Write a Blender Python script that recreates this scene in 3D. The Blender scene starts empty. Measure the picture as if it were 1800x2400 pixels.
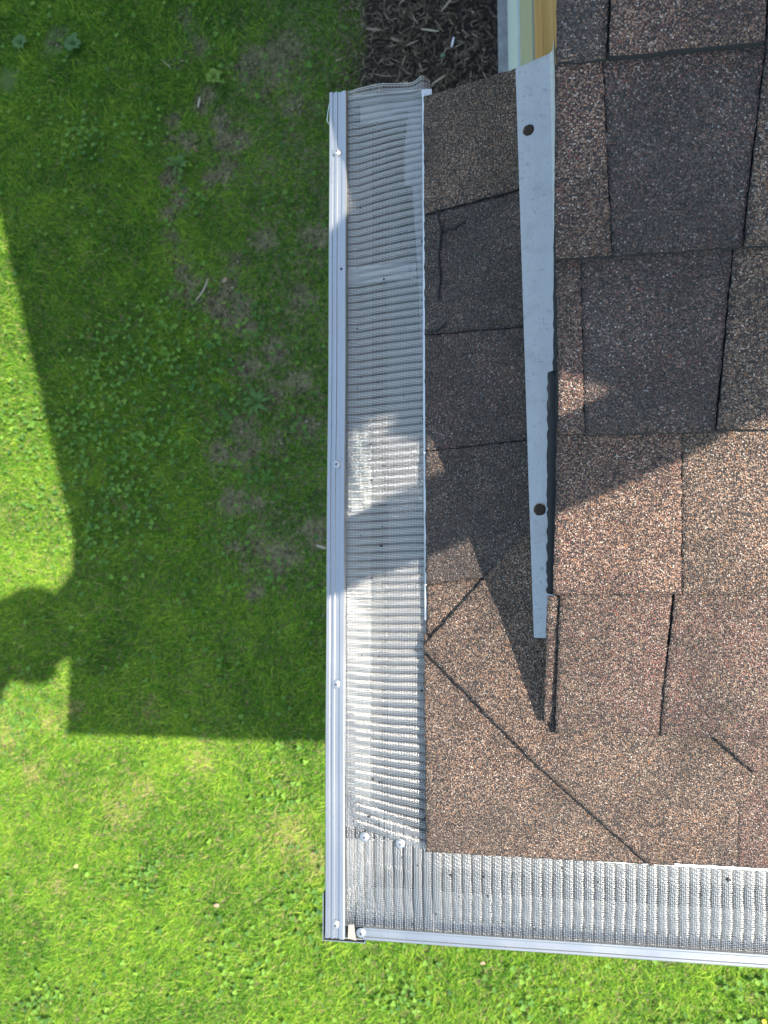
import bpy, bmesh, math, random
import numpy as np
from mathutils import Vector, Matrix, Euler

random.seed(7); rng = np.random.default_rng(11)
sc = bpy.context.scene
col = sc.collection
R = math.radians
H = 2.7                                   # eave height above the lawn
TP, TQ = math.tan(R(20.67)), math.tan(R(18.54))   # pitch of main roof / return roof

# ------------------------------------------------------------------ camera
CAM = Vector((0.07939, 0.27920, 0.82632))
ROT = Euler((0.0870578, 0.1509875, -0.0005947), 'XYZ')
F = 1807.65
cd = bpy.data.cameras.new('camera'); cam = bpy.data.objects.new('camera', cd); col.objects.link(cam)
cam.location = CAM; cam.rotation_euler = ROT
cd.sensor_fit = 'HORIZONTAL'; cd.sensor_width = 36; cd.lens = 36 * F / 1800
cd.clip_start = 0.005; cd.clip_end = 400
cd.dof.use_dof = True; cd.dof.focus_distance = 0.74; cd.dof.aperture_fstop = 16
sc.camera = cam

# ------------------------------------------------------------------ light
SUN = Vector((0.5722, 0.1096, 0.8128)).normalized()
w = bpy.data.worlds.new('World'); sc.world = w; w.use_nodes = True
nt = w.node_tree; nt.nodes.clear()
sky = nt.nodes.new('ShaderNodeTexSky'); sky.sky_type = 'NISHITA'; sky.sun_disc = False
sky.sun_elevation = math.asin(SUN.z); sky.sun_rotation = math.atan2(SUN.x, SUN.y)
sky.air_density = 1.0; sky.dust_density = 1.0; sky.ozone_density = 2.0
bg = nt.nodes.new('ShaderNodeBackground'); bg.inputs[1].default_value = 0.15
wo = nt.nodes.new('ShaderNodeOutputWorld')
wbal = nt.nodes.new('ShaderNodeMix'); wbal.data_type = 'RGBA'; wbal.blend_type = 'MULTIPLY'   # camera white balance of the blue sky
wbal.inputs[0].default_value = 1; wbal.inputs[7].default_value = (1.02, 0.965, 0.84, 1)
nt.links.new(sky.outputs[0], wbal.inputs[6]); nt.links.new(wbal.outputs[2], bg.inputs[0]); nt.links.new(bg.outputs[0], wo.inputs[0])
sd = bpy.data.lights.new('sun', 'SUN'); sd.energy = 3.7; sd.angle = R(0.53); sd.color = (1.0, 0.92, 0.82)
so = bpy.data.objects.new('sun', sd); col.objects.link(so)
so.rotation_euler = SUN.to_track_quat('Z', 'Y').to_euler(); so.location = (3, 1, 6)
vs = sc.view_settings
sc.display_settings.display_device = 'sRGB'
vs.view_transform = 'Standard'; vs.look = 'None'; vs.gamma = 1; vs.use_curve_mapping = False
vs.exposure = 1.85

# ------------------------------------------------------------------ helpers
RM = ROT.to_matrix()
def at(px, py, n=(0, 0, 1), d=0.0):
    """point where the ray through a pixel of the photograph (1800 x 2400) meets the plane n.p = d"""
    r = RM @ Vector(((px - 900) / F, -(py - 1200) / F, -1)); n = Vector(n)
    return CAM + r * ((d - n.dot(CAM)) / n.dot(r))
MAIN = (0, -TP, 1); RET = (-TQ, 0, 1)
def am(px, py): return at(px, py, MAIN)
def ar(px, py): return at(px, py, RET)
def ag(px, py, z=-H): return at(px, py, (0, 0, 1), z)

def mat(name, rough=0.6, metal=0.0, color=(0.5, 0.5, 0.5)):
    m = bpy.data.materials.new(name); m.use_nodes = True
    b = m.node_tree.nodes['Principled BSDF']
    b.inputs['Base Color'].default_value = (*color, 1); b.inputs['Roughness'].default_value = rough
    b.inputs['Metallic'].default_value = metal
    return m
def node(m, t, **kw):
    n = m.node_tree.nodes.new(t)
    for k, v in kw.items():
        if k.startswith('i_'):
            key = k[2:]; key = int(key) if key.isdigit() else key.replace('_', ' ')
            n.inputs[key].default_value = v
        else: setattr(n, k, v)
    return n
def link(m, a, b): m.node_tree.links.new(a, b)
def bsdf(m): return m.node_tree.nodes['Principled BSDF']
def ramp(m, stops, interp='LINEAR'):
    n = node(m, 'ShaderNodeValToRGB'); r = n.color_ramp; r.interpolation = interp
    while len(r.elements) < len(stops): r.elements.new(0.5)
    for e, (p, c) in zip(r.elements, stops): e.position = p; e.color = (*c, 1)
    return n
def math_n(m, op, a, b=None, clamp=False):
    n = node(m, 'ShaderNodeMath', operation=op, use_clamp=clamp)
    for i, v in enumerate((a, b)):
        if v is None: continue
        if isinstance(v, (int, float)): n.inputs[i].default_value = v
        else: link(m, v, n.inputs[i])
    return n.outputs[0]
def mix(m, fac, a, b, blend='MIX'):
    n = node(m, 'ShaderNodeMix', data_type='RGBA', blend_type=blend)
    for i, v in ((0, fac), (6, a), (7, b)):
        if isinstance(v, (int, float)): n.inputs[i].default_value = v
        elif isinstance(v, tuple): n.inputs[i].default_value = (*v, 1)
        else: link(m, v, n.inputs[i])
    return n.outputs[2]
def geo_pos(m): return node(m, 'ShaderNodeNewGeometry').outputs['Position']
def noise(m, vec, scale, detail=3, rough=0.5):
    n = node(m, 'ShaderNodeTexNoise', i_Scale=scale, i_Detail=detail, i_Roughness=rough)
    link(m, vec, n.inputs['Vector']); return n.outputs[0]
def bump(m, height, strength, dist):
    n = node(m, 'ShaderNodeBump', i_Strength=strength, i_Distance=dist)
    link(m, height, n.inputs['Height']); link(m, n.outputs[0], bsdf(m).inputs['Normal'])

def tag(o, label=None, cat=None, group=None, kind=None):
    for k, v in (('label', label), ('category', cat), ('group', group), ('kind', kind)):
        if v: o[k] = v
    return o
def thing(name, label, cat, loc=(0, 0, 0), group=None):
    o = bpy.data.objects.new(name, None); col.objects.link(o); o.location = loc; o.empty_display_size = 0.05
    return tag(o, label, cat, group)
def origin(o):
    p = Vector((0, 0, 0))
    while o: p += o.location; o = o.parent
    return p
def np_mesh(name, V, faces, m, parent=None, smooth=False, loc=None):
    """faces: list of (k, 4) or (k, 3) int arrays"""
    V = np.asarray(V, dtype=np.float64)
    if loc is None: loc = Vector(V.mean(0)) if parent is None else Vector((0, 0, 0))
    off = origin(parent) if parent is not None else Vector((0, 0, 0))
    if parent is not None:
        c = Vector(V.mean(0)); loc = c - off
    me = bpy.data.meshes.new(name)
    VV = (V - np.array(loc + off)).astype(np.float32)
    loops = np.concatenate([np.asarray(f).ravel() for f in faces]).astype(np.int32)
    sizes = np.concatenate([np.full(len(f), np.asarray(f).shape[1]) for f in faces]).astype(np.int32)
    starts = np.concatenate([[0], np.cumsum(sizes)[:-1]]).astype(np.int32)
    me.vertices.add(len(VV)); me.vertices.foreach_set('co', VV.ravel())
    me.loops.add(len(loops)); me.loops.foreach_set('vertex_index', loops)
    me.polygons.add(len(sizes)); me.polygons.foreach_set('loop_start', starts)
    if smooth: me.polygons.foreach_set('use_smooth', np.ones(len(sizes), dtype=bool))
    me.update(calc_edges=True); me.validate()
    if m: me.materials.append(m)
    o = bpy.data.objects.new(name, me); col.objects.link(o); o.location = loc
    if parent is not None: o.parent = parent
    return o
def bm_obj(name, bm, m, parent=None, smooth=False):
    bmesh.ops.recalc_face_normals(bm, faces=bm.faces)
    V = [v.co[:] for v in bm.verts]; bm.verts.index_update()
    me = bpy.data.meshes.new(name); off = origin(parent) if parent is not None else Vector((0, 0, 0))
    c = Vector(np.mean(np.array(V), axis=0)) if V else Vector()
    for v in bm.verts: v.co -= c
    bm.to_mesh(me); bm.free()
    for mm in (m if isinstance(m, (list, tuple)) else [m]): me.materials.append(mm)
    if smooth: me.polygons.foreach_set('use_smooth', np.ones(len(me.polygons), dtype=bool))
    o = bpy.data.objects.new(name, me); col.objects.link(o); o.location = c - off
    if parent is not None: o.parent = parent
    return o
def bm_box(bm, lo, hi, bevel=0.0):
    lo, hi = Vector(lo), Vector(hi)
    r = bmesh.ops.create_cube(bm, size=1)
    for v in r['verts']:
        v.co = Vector((lo[i] + (v.co[i] + 0.5) * (hi[i] - lo[i]) for i in range(3)))
    if bevel:
        es = list({e for v in r['verts'] for e in v.link_edges})
        bmesh.ops.bevel(bm, geom=es, offset=bevel, segments=2, affect='EDGES')
def box(name, lo, hi, m, parent=None, bevel=0.0):
    bm = bmesh.new(); bm_box(bm, lo, hi, bevel); return bm_obj(name, bm, m, parent)
def extrude_profile(name, prof, axis, a, b, m, parent=None, thick=None, steps=1, wob=0.0):
    """prof: list of (across, z); run along axis 'x' or 'y' from a to b"""
    P = list(prof)
    if thick:                                              # close an open sheet profile into a thin shell
        Q = []
        for i, (u, z) in enumerate(prof):
            p0 = Vector(prof[max(i - 1, 0)]); p1 = Vector(prof[min(i + 1, len(prof) - 1)])
            t = (p1 - p0).normalized(); Q.append((u - t.y * thick, z + t.x * thick))
        P = P + Q[::-1]
    n = len(P); V = []; T = np.linspace(a, b, steps + 1)
    ph = random.random() * 9
    for t in T:
        dz = wob * math.sin(t * 9 + ph) + wob * .5 * math.sin(t * 23 + ph)
        for u, z in P: V.append((u + dz, t, z + dz * .6) if axis == 'y' else (t, u + dz, z + dz * .6))
    fs = []
    for k in range(steps):
        for i in range(n):
            j = (i + 1) % n; fs.append((k * n + i, k * n + j, (k + 1) * n + j, (k + 1) * n + i))
    bm = bmesh.new(); vs_ = [bm.verts.new(v) for v in V]
    for f in fs: bm.faces.new([vs_[i] for i in f])
    bm.faces.new([vs_[i] for i in range(n)]); bm.faces.new([vs_[steps * n + i] for i in range(n)])
    return bm_obj(name, bm, m, parent)

# value noise for scatter masks
_NG = rng.random((64, 64))
def vnoise(x, y, s):
    x = np.asarray(x) * s + 100; y = np.asarray(y) * s + 100
    xi = np.floor(x).astype(int); yi = np.floor(y).astype(int); fx = x - xi; fy = y - yi
    fx = fx * fx * (3 - 2 * fx); fy = fy * fy * (3 - 2 * fy)
    g = lambda a, b: _NG[a % 64, b % 64]
    return (g(xi, yi) * (1 - fx) + g(xi + 1, yi) * fx) * (1 - fy) + (g(xi, yi + 1) * (1 - fx) + g(xi + 1, yi + 1) * fx) * fy
def fbm(x, y, s): return vnoise(x, y, s) * .55 + vnoise(x, y, s * 2.3) * .3 + vnoise(x, y, s * 5.1) * .15

# ------------------------------------------------------------------ materials
def granule_mat(name, A, B, scale=740, blend=0.5, gap=0.62):
    """ceramic granules pressed in asphalt: every cell a granule of its own colour, asphalt dark in the gaps"""
    m = mat(name, 0.85); p = geo_pos(m)
    v = node(m, 'ShaderNodeTexVoronoi', i_Scale=scale, i_Randomness=1.0); link(m, p, v.inputs['Vector'])
    sep = node(m, 'ShaderNodeSeparateColor'); link(m, v.outputs['Color'], sep.inputs[0])
    n = noise(m, p, 34, 4, .65); n2 = noise(m, p, 7, 2)
    sel = math_n(m, 'ADD', math_n(m, 'MULTIPLY', math_n(m, 'SUBTRACT', n, .5), 1.7), math_n(m, 'MULTIPLY', math_n(m, 'SUBTRACT', n2, .5), 1.6))
    sel = math_n(m, 'ADD', sel, blend)
    thr = math_n(m, 'GREATER_THAN', sel, sep.outputs[1])
    ra = ramp(m, A, 'CONSTANT'); rb = ramp(m, B, 'CONSTANT')
    link(m, sep.outputs[0], ra.inputs[0]); link(m, sep.outputs[0], rb.inputs[0])
    c = mix(m, thr, ra.outputs[0], rb.outputs[0])
    d = math_n(m, 'MULTIPLY', v.outputs['Distance'], 1.0)
    gapf = node(m, 'ShaderNodeMapRange', i_From_Min=gap - .14, i_From_Max=gap + .08); link(m, d, gapf.inputs[0])
    c = mix(m, gapf.outputs[0], c, (0.020, 0.017, 0.016))  # asphalt between granules, also painting in the shadows that bump cannot cast
    wn = noise(m, p, 11, 5, .65); wr = node(m, 'ShaderNodeMapRange', i_From_Min=.36, i_From_Max=.64, i_To_Min=.62, i_To_Max=1.14); link(m, wn, wr.inputs[0])
    c = mix(m, 1.0, c, wr.outputs[0], 'MULTIPLY')            # weathering: dusty and worn areas
    link(m, c, bsdf(m).inputs['Base Color'])
    ro = node(m, 'ShaderNodeMapRange', i_To_Min=.45, i_To_Max=.95); link(m, sep.outputs[2], ro.inputs[0])
    link(m, ro.outputs[0], bsdf(m).inputs['Roughness'])
    h = math_n(m, 'SUBTRACT', math_n(m, 'MULTIPLY', sep.outputs[2], .6), d)
    bump(m, h, 1.0, 0.0016)
    return m
def pal(dark, mid, light, hot, pale, shares=(.22, .38, .28, .08, .04)):
    c = [dark, mid, light, hot, pale]; out = []; a = 0
    for s, q in zip(shares, c): out.append((a, q)); a += s
    return out
CH = pal((0.030, 0.021, 0.017), (0.068, 0.049, 0.040), (0.118, 0.091, 0.077), (0.122, 0.058, 0.037), (0.255, 0.223, 0.202))
TAN = pal((0.051, 0.029, 0.021), (0.158, 0.093, 0.063), (0.326, 0.209, 0.141), (0.306, 0.150, 0.071), (0.510, 0.407, 0.318))
RUS = pal((0.041, 0.020, 0.016), (0.127, 0.064, 0.047), (0.245, 0.155, 0.117), (0.204, 0.066, 0.044), (0.408, 0.330, 0.281))
UMB = pal((0.034, 0.022, 0.016), (0.112, 0.074, 0.053), (0.224, 0.160, 0.110), (0.204, 0.097, 0.044), (0.377, 0.310, 0.253))
GR = {'tan': granule_mat('granules tan blend', TAN, RUS, blend=.4),
      'russet': granule_mat('granules russet blend', RUS, UMB, blend=.5),
      'umber': granule_mat('granules umber blend', UMB, TAN, blend=.35),
      'char': granule_mat('granules charcoal blend', CH, RUS, blend=.28),
      'dark': granule_mat('granules dark blend', CH, UMB, blend=.22)}
asphalt = mat('asphalt edge', .8, 0, (.012, .012, .013))
deckm = granule_mat('granules roof field', UMB, CH, blend=.5)

def metal_mat(name, color, rough, metal, spk=.25, spk_scale=300, streak=True):
    m = mat(name, rough, metal, color); p = geo_pos(m)
    a = noise(m, p, 14, 4, .6); b = noise(m, p, spk_scale, 2, .7)
    f = node(m, 'ShaderNodeMapRange', i_From_Min=.60, i_From_Max=.78, i_To_Max=spk); link(m, b, f.inputs[0])
    f2 = math_n(m, 'MULTIPLY', f.outputs[0], math_n(m, 'MULTIPLY', a, 1.6), True)
    c = mix(m, f2, color, tuple(x * .35 for x in color))
    fa = node(m, 'ShaderNodeMapRange', i_From_Min=.3, i_From_Max=.75, i_To_Min=.0, i_To_Max=.22); link(m, a, fa.inputs[0])
    c = mix(m, fa.outputs[0], c, tuple(x * .72 for x in color))
    link(m, c, bsdf(m).inputs['Base Color'])
    r = node(m, 'ShaderNodeMapRange', i_To_Min=rough - .1, i_To_Max=rough + .15); link(m, a, r.inputs[0])
    link(m, r.outputs[0], bsdf(m).inputs['Roughness'])
    return m
M_flash = metal_mat('flashing grey', (.40, .405, .41), .5, .1, .9, 230)
M_frame = metal_mat('guard aluminium', (.40, .415, .415), .34, .9, .35, 200)
p_ = geo_pos(M_flash); bump(M_flash, noise(M_flash, p_, 55, 4, .6), .35, .004)
fr_ = ramp(M_flash, [(.50, (1, 1, 1)), (.66, (.90, .885, .86)), (.78, (.72, .68, .63))]); link(M_flash, noise(M_flash, p_, 38, 6, .72), fr_.inputs[0])
_src = bsdf(M_flash).inputs['Base Color'].links[0].from_socket; link(M_flash, mix(M_flash, 1.0, _src, fr_.outputs[0], 'MULTIPLY'), bsdf(M_flash).inputs['Base Color'])
M_gut = metal_mat('gutter paint', (.24, .25, .24), .42, .4, .5, 120)
M_white = metal_mat('white trim paint', (.60, .62, .62), .4, .0, .25, 200)
M_wire = mat('stainless wire', .34, 1.0, (.46, .45, .432))
M_screw = mat('zinc screw', .42, .9, (.42, .43, .43))
M_slot = mat('screw recess', .6, .3, (.03, .03, .03))
M_rust = mat('rusty nail', .9, .1, (.035, .02, .013))
p_ = geo_pos(M_rust); link(M_rust, ramp(M_rust, [(.3, (.016, .010, .008)), (.7, (.055, .03, .018))]).outputs[0], bsdf(M_rust).inputs['Base Color'])
_r = [n for n in M_rust.node_tree.nodes if n.type == 'VALTORGB'][0]; link(M_rust, noise(M_rust, p_, 500, 3), _r.inputs[0])
bump(M_rust, noise(M_rust, p_, 900, 3), .6, .0008)
M_ring = mat('stained sealant ring', .6, 0, (.30, .25, .20))

# ------------------------------------------------------------------ surface patches
def zsurf(x, y):
    return np.minimum(TP * y, TQ * x)
def slab(name, P, m, parent, kind, off0, off1, th=0.004, cell=0.005, jit=0.0007, sides=(1, 1, 1, 1), z=None):
    """bilinear patch P=[p00,p10,p11,p01] (plan points, front edge p00-p10); top surface lies off0 (front) .. off1 (back)
    above the roof plane 'kind'; bottom th below the top. Ragged granular edges."""
    P = [np.array(p[:2], float) for p in P]
    nu = max(2, int(max(np.linalg.norm(P[1] - P[0]), np.linalg.norm(P[2] - P[3])) / cell))
    nv = max(2, int(max(np.linalg.norm(P[3] - P[0]), np.linalg.norm(P[2] - P[1])) / cell))
    U, W = np.meshgrid(np.linspace(0, 1, nu + 1), np.linspace(0, 1, nv + 1))
    XY = (P[0] * ((1 - U) * (1 - W))[..., None] + P[1] * (U * (1 - W))[..., None] + P[2] * (U * W)[..., None] + P[3] * ((1 - U) * W)[..., None])
    edge = np.zeros_like(U); edge[0] = sides[0]; edge[-1] = sides[2]; edge[:, 0] = np.maximum(edge[:, 0], sides[3]); edge[:, -1] = np.maximum(edge[:, -1], sides[1])
    j = rng.normal(0, 1, XY.shape) * jit * .42
    j[1:-1] += (np.roll(j, 1, 1) * .6)[1:-1]
    XY = XY + j * edge[..., None]
    X, Y = XY[..., 0], XY[..., 1]
    if kind == 'main': Z = TP * Y
    elif kind == 'ret': Z = TQ * X
    else:
        a, b = TP * Y, TQ * X; k = .006                   # soft fold over the hip
        h = np.clip(.5 + .5 * (b - a) / k, 0, 1); Z = b * (1 - h) + a * h - k * h * (1 - h)
    top = Z + off0 * (1 - W) + off1 * W + (fbm(X, Y, 30) - .5) * .0012
    edrop = np.zeros_like(U); edrop[0] = edrop[-1] = 1; edrop[:, 0] = edrop[:, -1] = 1
    top = top - edrop * np.maximum(edge, .15) * rng.random(U.shape) * .0009
    n = U.size; idx = np.arange(n).reshape(U.shape)
    V = np.concatenate([np.stack([X, Y, top], -1).reshape(-1, 3), np.stack([X, Y, np.minimum(top - th, top)], -1).reshape(-1, 3)])
    q = np.stack([idx[:-1, :-1], idx[:-1, 1:], idx[1:, 1:], idx[1:, :-1]], -1).reshape(-1, 4)
    loop = np.concatenate([idx[0, :], idx[1:, -1], idx[-1, :-1][::-1], idx[1:-1, 0][::-1]])
    l2 = np.roll(loop, -1)
    side = np.stack([loop, loop + n, l2 + n, l2], -1)
    o = np_mesh(name, V, [q, side], m, parent)
    o.data.materials.append(asphalt)
    mi = np.zeros(len(o.data.polygons), dtype=np.int32); mi[len(q):] = 1
    o.data.polygons.foreach_set('material_index', mi)
    return o

# ================================================================== HOUSE
house = thing('house', 'brown shingled house corner with a small eave return below the gable rake', 'house', (0.6, 1.0, -H))
YE = 0.824                                                # far end of the return
XW = 0.128                                                # gable wall
M_wall = mat('siding', .6, 0, (.45, .44, .38))
M_found = mat('concrete', .9, 0, (.30, .30, .28)); p_ = geo_pos(M_found)
link(M_found, ramp(M_found, [(.25, (.19, .19, .18)), (.6, (.33, .33, .31)), (.8, (.42, .42, .40))]).outputs[0], bsdf(M_found).inputs['Base Color'])
_r = [n for n in M_found.node_tree.nodes if n.type == 'VALTORGB'][0]; link(M_found, noise(M_found, p_, 22, 6, .7), _r.inputs[0])
bump(M_found, noise(M_found, p_, 90, 4), .4, .004)

# walls: one lap board per course, foundation ledge below
wb = bmesh.new(); bm_box(wb, (XW + .03, .14, -H + .2), (5.0, 9.86, -.02)); wall = bm_obj('wall', wb, M_wall, house)
M_aqua = metal_mat('pale siding', (.50, .55, .52), .5, .0, .2, 60)
M_beige = metal_mat('beige siding', (.36, .34, .24), .5, .0, .2, 60)
for k in range(8):
    z0 = -H + .22 + k * .2
    bm = bmesh.new(); y0, y1 = .12, 9.9
    vs_ = [bm.verts.new(v) for v in ((XW + .012, y0, z0), (XW + .012, y1, z0), (XW + .022, y1, z0 + .2), (XW + .022, y0, z0 + .2), (XW + .030, y0, z0), (XW + .030, y1, z0))]
    bm.faces.new([vs_[i] for i in (0, 1, 2, 3)]); bm.faces.new([vs_[i] for i in (0, 4, 5, 1)])
    bm_obj('siding_board', bm, M_aqua, wall)
for k in range(12):
    z0 = -H + .22 + k * .2
    bm = bmesh.new(); y0 = .12
    vs_ = [bm.verts.new(v) for v in ((XW + .012, y0, z0), (5, y0, z0), (5, y0 + .010, z0 + .2), (XW + .012, y0 + .010, z0 + .2), (XW + .012, y0 + .018, z0), (5, y0 + .018, z0))]
    bm.faces.new([vs_[i] for i in (0, 1, 2, 3)]); bm.faces.new([vs_[i] for i in (0, 4, 5, 1)])
    bm_obj('siding_board', bm, M_aqua, wall)
# upper gable wall: beige panel, and bare wood sheathing where the cladding has been taken off
M_wood = mat('bare sheathing', .75, 0, (.30, .17, .06)); p_ = geo_pos(M_wood)
mp = node(M_wood, 'ShaderNodeMapping'); mp.inputs['Scale'].default_value = (40, 7, 26); link(M_wood, p_, mp.inputs['Vector'])
gr = ramp(M_wood, [(.30, (.06, .03, .012)), (.38, (.30, .15, .05)), (.60, (.42, .24, .085)), (.8, (.48, .31, .13))])
link(M_wood, noise(M_wood, mp.outputs[0], 1, 7, .75), gr.inputs[0]); link(M_wood, gr.outputs[0], bsdf(M_wood).inputs['Base Color'])
bump(M_wood, noise(M_wood, mp.outputs[0], 1, 6), .6, .004)
def on_wall(px, py): return at(px, py, (1, 0, 0), XW + .012)

def wall_panel(name, z_lo, z_hi, x, m, ya=.17, yb=9.8):
    bm = bmesh.new(); ys = np.linspace(ya, yb, 40)
    rows = [[bm.verts.new((xx, y, z)) for xx, z in ((x, z_lo(y)), (x, z_hi(y)), (x + .012, z_hi(y)), (x + .012, z_lo(y)))] for y in ys]
    for i in range(39):
        for j in range(4): bm.faces.new((rows[i][j], rows[i][(j + 1) % 4], rows[i + 1][(j + 1) % 4], rows[i + 1][j]))
    bm.faces.new(rows[0]); bm.faces.new(rows[-1][::-1])
    return bm_obj(name, bm, m, house)
z_w = lambda y: -.31
wall_panel('wood_sheathing', lambda y: z_w(y) + .012, lambda y: min(y, 10 - y) * TP - .016, XW + .012, M_wood)
wall_panel('beige_panel', lambda y: -.86, lambda y: z_w(y), XW + .009, M_beige)
wall_panel('panel_bead', lambda y: -.885, lambda y: -.862, XW + .003, M_aqua)
fx = ag(1167, 90).x
box('foundation', (fx, .06, -H - .3), (5.1, 9.95, -H + .06), M_found, house, .006)
def rake_piece(name, x0, x1, d0, d1, m, ya=.835, yb=2.9, bevel=.0015):
    """board along the gable rake: x0..x1, from d0 to d1 below the roof plane"""
    bm = bmesh.new(); vs_ = []
    for y in (ya, yb):
        for x, d in ((x0, d0), (x1, d0), (x1, d1), (x0, d1)): vs_.append(bm.verts.new((x, y, TP * y - d)))
    for f in ((0, 1, 2, 3), (4, 5, 6, 7), (0, 1, 5, 4), (1, 2, 6, 5), (2, 3, 7, 6), (3, 0, 4, 7)): bm.faces.new([vs_[i] for i in f])
    bmesh.ops.bevel(bm, geom=list(bm.edges), offset=bevel, segments=1, affect='EDGES')
    return bm_obj(name, bm, m, house)
# ---------------- main roof
main_roof = bpy.data.objects.new('main_roof', None); col.objects.link(main_roof); main_roof.parent = house
main_roof.location = Vector((.6, .5, .15)) - house.location
xrk = 0.1265
def deck():
    bm = bmesh.new()
    t = -.0008; e = .014
    pts = [(.128, .142), (.128, 5.0), (5.2, 5.0), (5.2, .002), (.012, .002)]
    a = [bm.verts.new((x, y, TP * y + t)) for x, y in pts]; b = [bm.verts.new((x, y, TP * y + t - e)) for x, y in pts]
    bm.faces.new(a); bm.faces.new(b[::-1])
    for i in range(5): bm.faces.new((a[i], b[i], b[(i + 1) % 5], a[(i + 1) % 5]))
    pts = [(.128, 5.0), (5.2, 5.0), (5.2, 10.0), (.128, 10.0)]
    zz = [5 * TP, 5 * TP, 0, 0]
    a = [bm.verts.new((x, y, z)) for (x, y), z in zip(pts, zz)]; b = [bm.verts.new((x, y, z - e)) for (x, y), z in zip(pts, zz)]
    bm.faces.new(a); bm.faces.new(b[::-1])
    for i in range(4): bm.faces.new((a[i], b[i], b[(i + 1) % 4], a[(i + 1) % 4]))
    return bm_obj('roof_deck', bm, deckm, main_roof)
deck()
def yl(px, py): return am(px, py)
# course lines on the roof (plan y) and rake positions read from the photograph
YC = [0.0, am(1450, 1718).y, am(1500, 1392).y, am(1500, 1020).y, am(1500, 602).y, am(1500, 142).y]
SY = 0.1335
while len(YC) < 40: YC.append(YC[-1] + SY)
RK = [None, .1262, .1225, .1270, .1262, .1258]
ro = lambda k: RK[k] if k < len(RK) else .127 + .0012 * math.sin(k * 2.1)
def course(k, segs):
    """segs: list of (x_left_front, x_left_back, x_right_front, x_right_back, tone, raise)"""
    y0, y1 = YC[k], YC[k + 1] + .012
    for a0, a1, b0, b1, tone, up in segs:
        slab('shingle', [(a0, y0 + random.uniform(-.0008, .0008)), (b0, y0 + random.uniform(-.0008, .0008)), (b1, y1), (a1, y1)], GR[tone], main_roof, 'main', .0072 + up, .0030 + up * .55, th=.0046 + up * .6)
def xm(px, py): return am(px, py).x
# course 1 (first above the hip caps)
course(1, [(xm(1300, 1715), xm(1313, 1392), xm(1538, 1715), xm(1576, 1392), 'russet', .0), (xm(1543, 1715), xm(1581.5, 1392), .415, .415, 'russet', .0016), (.418, .418, .66, .66, 'umber', 0), (.662, .662, 1.0, 1.0, 'char', .002)])
course(2, [(xm(1295, 1393), xm(1306, 1018), xm(1592, 1393), xm(1594, 1018), 'tan', .0012), (xm(1593, 1393), xm(1595, 1018), .40, .40, 'umber', .0), (.402, .402, .62, .62, 'tan', .002), (.622, .622, 1.0, 1.0, 'umber', 0)])
course(3, [(xm(1309, 1018), xm(1302, 602), xm(1368, 1018), xm(1358, 602), 'russet', .0004), (xm(1369, 1018), xm(1359, 602), xm(1670, 1018), xm(1715, 602), 'char', .0), (xm(1674, 1018), xm(1718, 602), .46, .46, 'umber', .0017), (.463, .463, .8, .8, 'char', 0)])
course(4, [(xm(1300, 602), xm(1302, 140), xm(1431, 602), xm(1408, 140), 'tan', .001), (xm(1432, 602), xm(1409, 140), xm(1731, 602), xm(1790, 140), 'char', .0), (xm(1735, 602), xm(1793, 140), .47, .47, 'umber', .0017), (.472, .472, .8, .8, 'russet', 0)])
course(5, [(xm(1304, 142), .1262, xm(1418, 142), xm(1432, -120), 'dark', .0), (xm(1424, 142), xm(1437, -120), xm(1781, 142), xm(1786, -120), 'tan', .0022), (xm(1787, 142), xm(1791, -120), .5, .5, 'char', 0), (.503, .503, .8, .8, 'umber', .002)])
tones = ['russet', 'char', 'tan', 'umber', 'dark']
for k in range(6, 37):
    x = ro(k); segs = []; tprev = None
    lim = .9 if k < 10 else .55
    while x < lim:
        wd = random.uniform(.10, .19); tn = random.choice([t for t in tones if t != tprev]); tprev = tn
        segs.append((x, x, x + wd - .002, x + wd - .002 + random.uniform(-.004, .004), tn, random.choice([0, .0022]))); x += wd
    course(k, segs)
# lower layers of the same courses, showing at the ragged rake edge
def edge_strip(pts_l, pts_r, tone_m, off, name, th=.004, jit=.0008):
    slab(name, [pts_l[0], pts_r[0], pts_r[1], pts_l[1]], tone_m, main_roof, 'main', off, off, th=th, cell=.004, jit=jit)
edge_strip([am(1274, 1690), am(1283, 1397)], [am(1306, 1690), am(1320, 1397)], GR['russet'], .0005, 'starter_strip', .004, .0006)
edge_strip([am(1283, 1392), am(1284, 868)], [am(1310, 1392), am(1318, 868)], asphalt, -.003, 'underlay_edge', .006, .0011)
edge_strip([am(1301, 1392), am(1303, 868)], [am(1330, 1392), am(1330, 868)], asphalt, .001, 'underlay_edge', .003, .0010)
edge_strip([am(1297, 868), am(1299, 560)], [am(1330, 868), am(1330, 560)], asphalt, -.001, 'underlay_edge', .004, .0006)
edge_strip([am(1299, 560), am(1303, 150)], [am(1330, 560), am(1330, 150)], asphalt, -.0005, 'underlay_edge', .003, .0003)
# drip edge metal up the rake
xd0 = am(1304, 60).x
rake_piece('rake_drip_edge', .1238, .1250, .004, .016, M_white, .80, 4.9, .0004)

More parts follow.
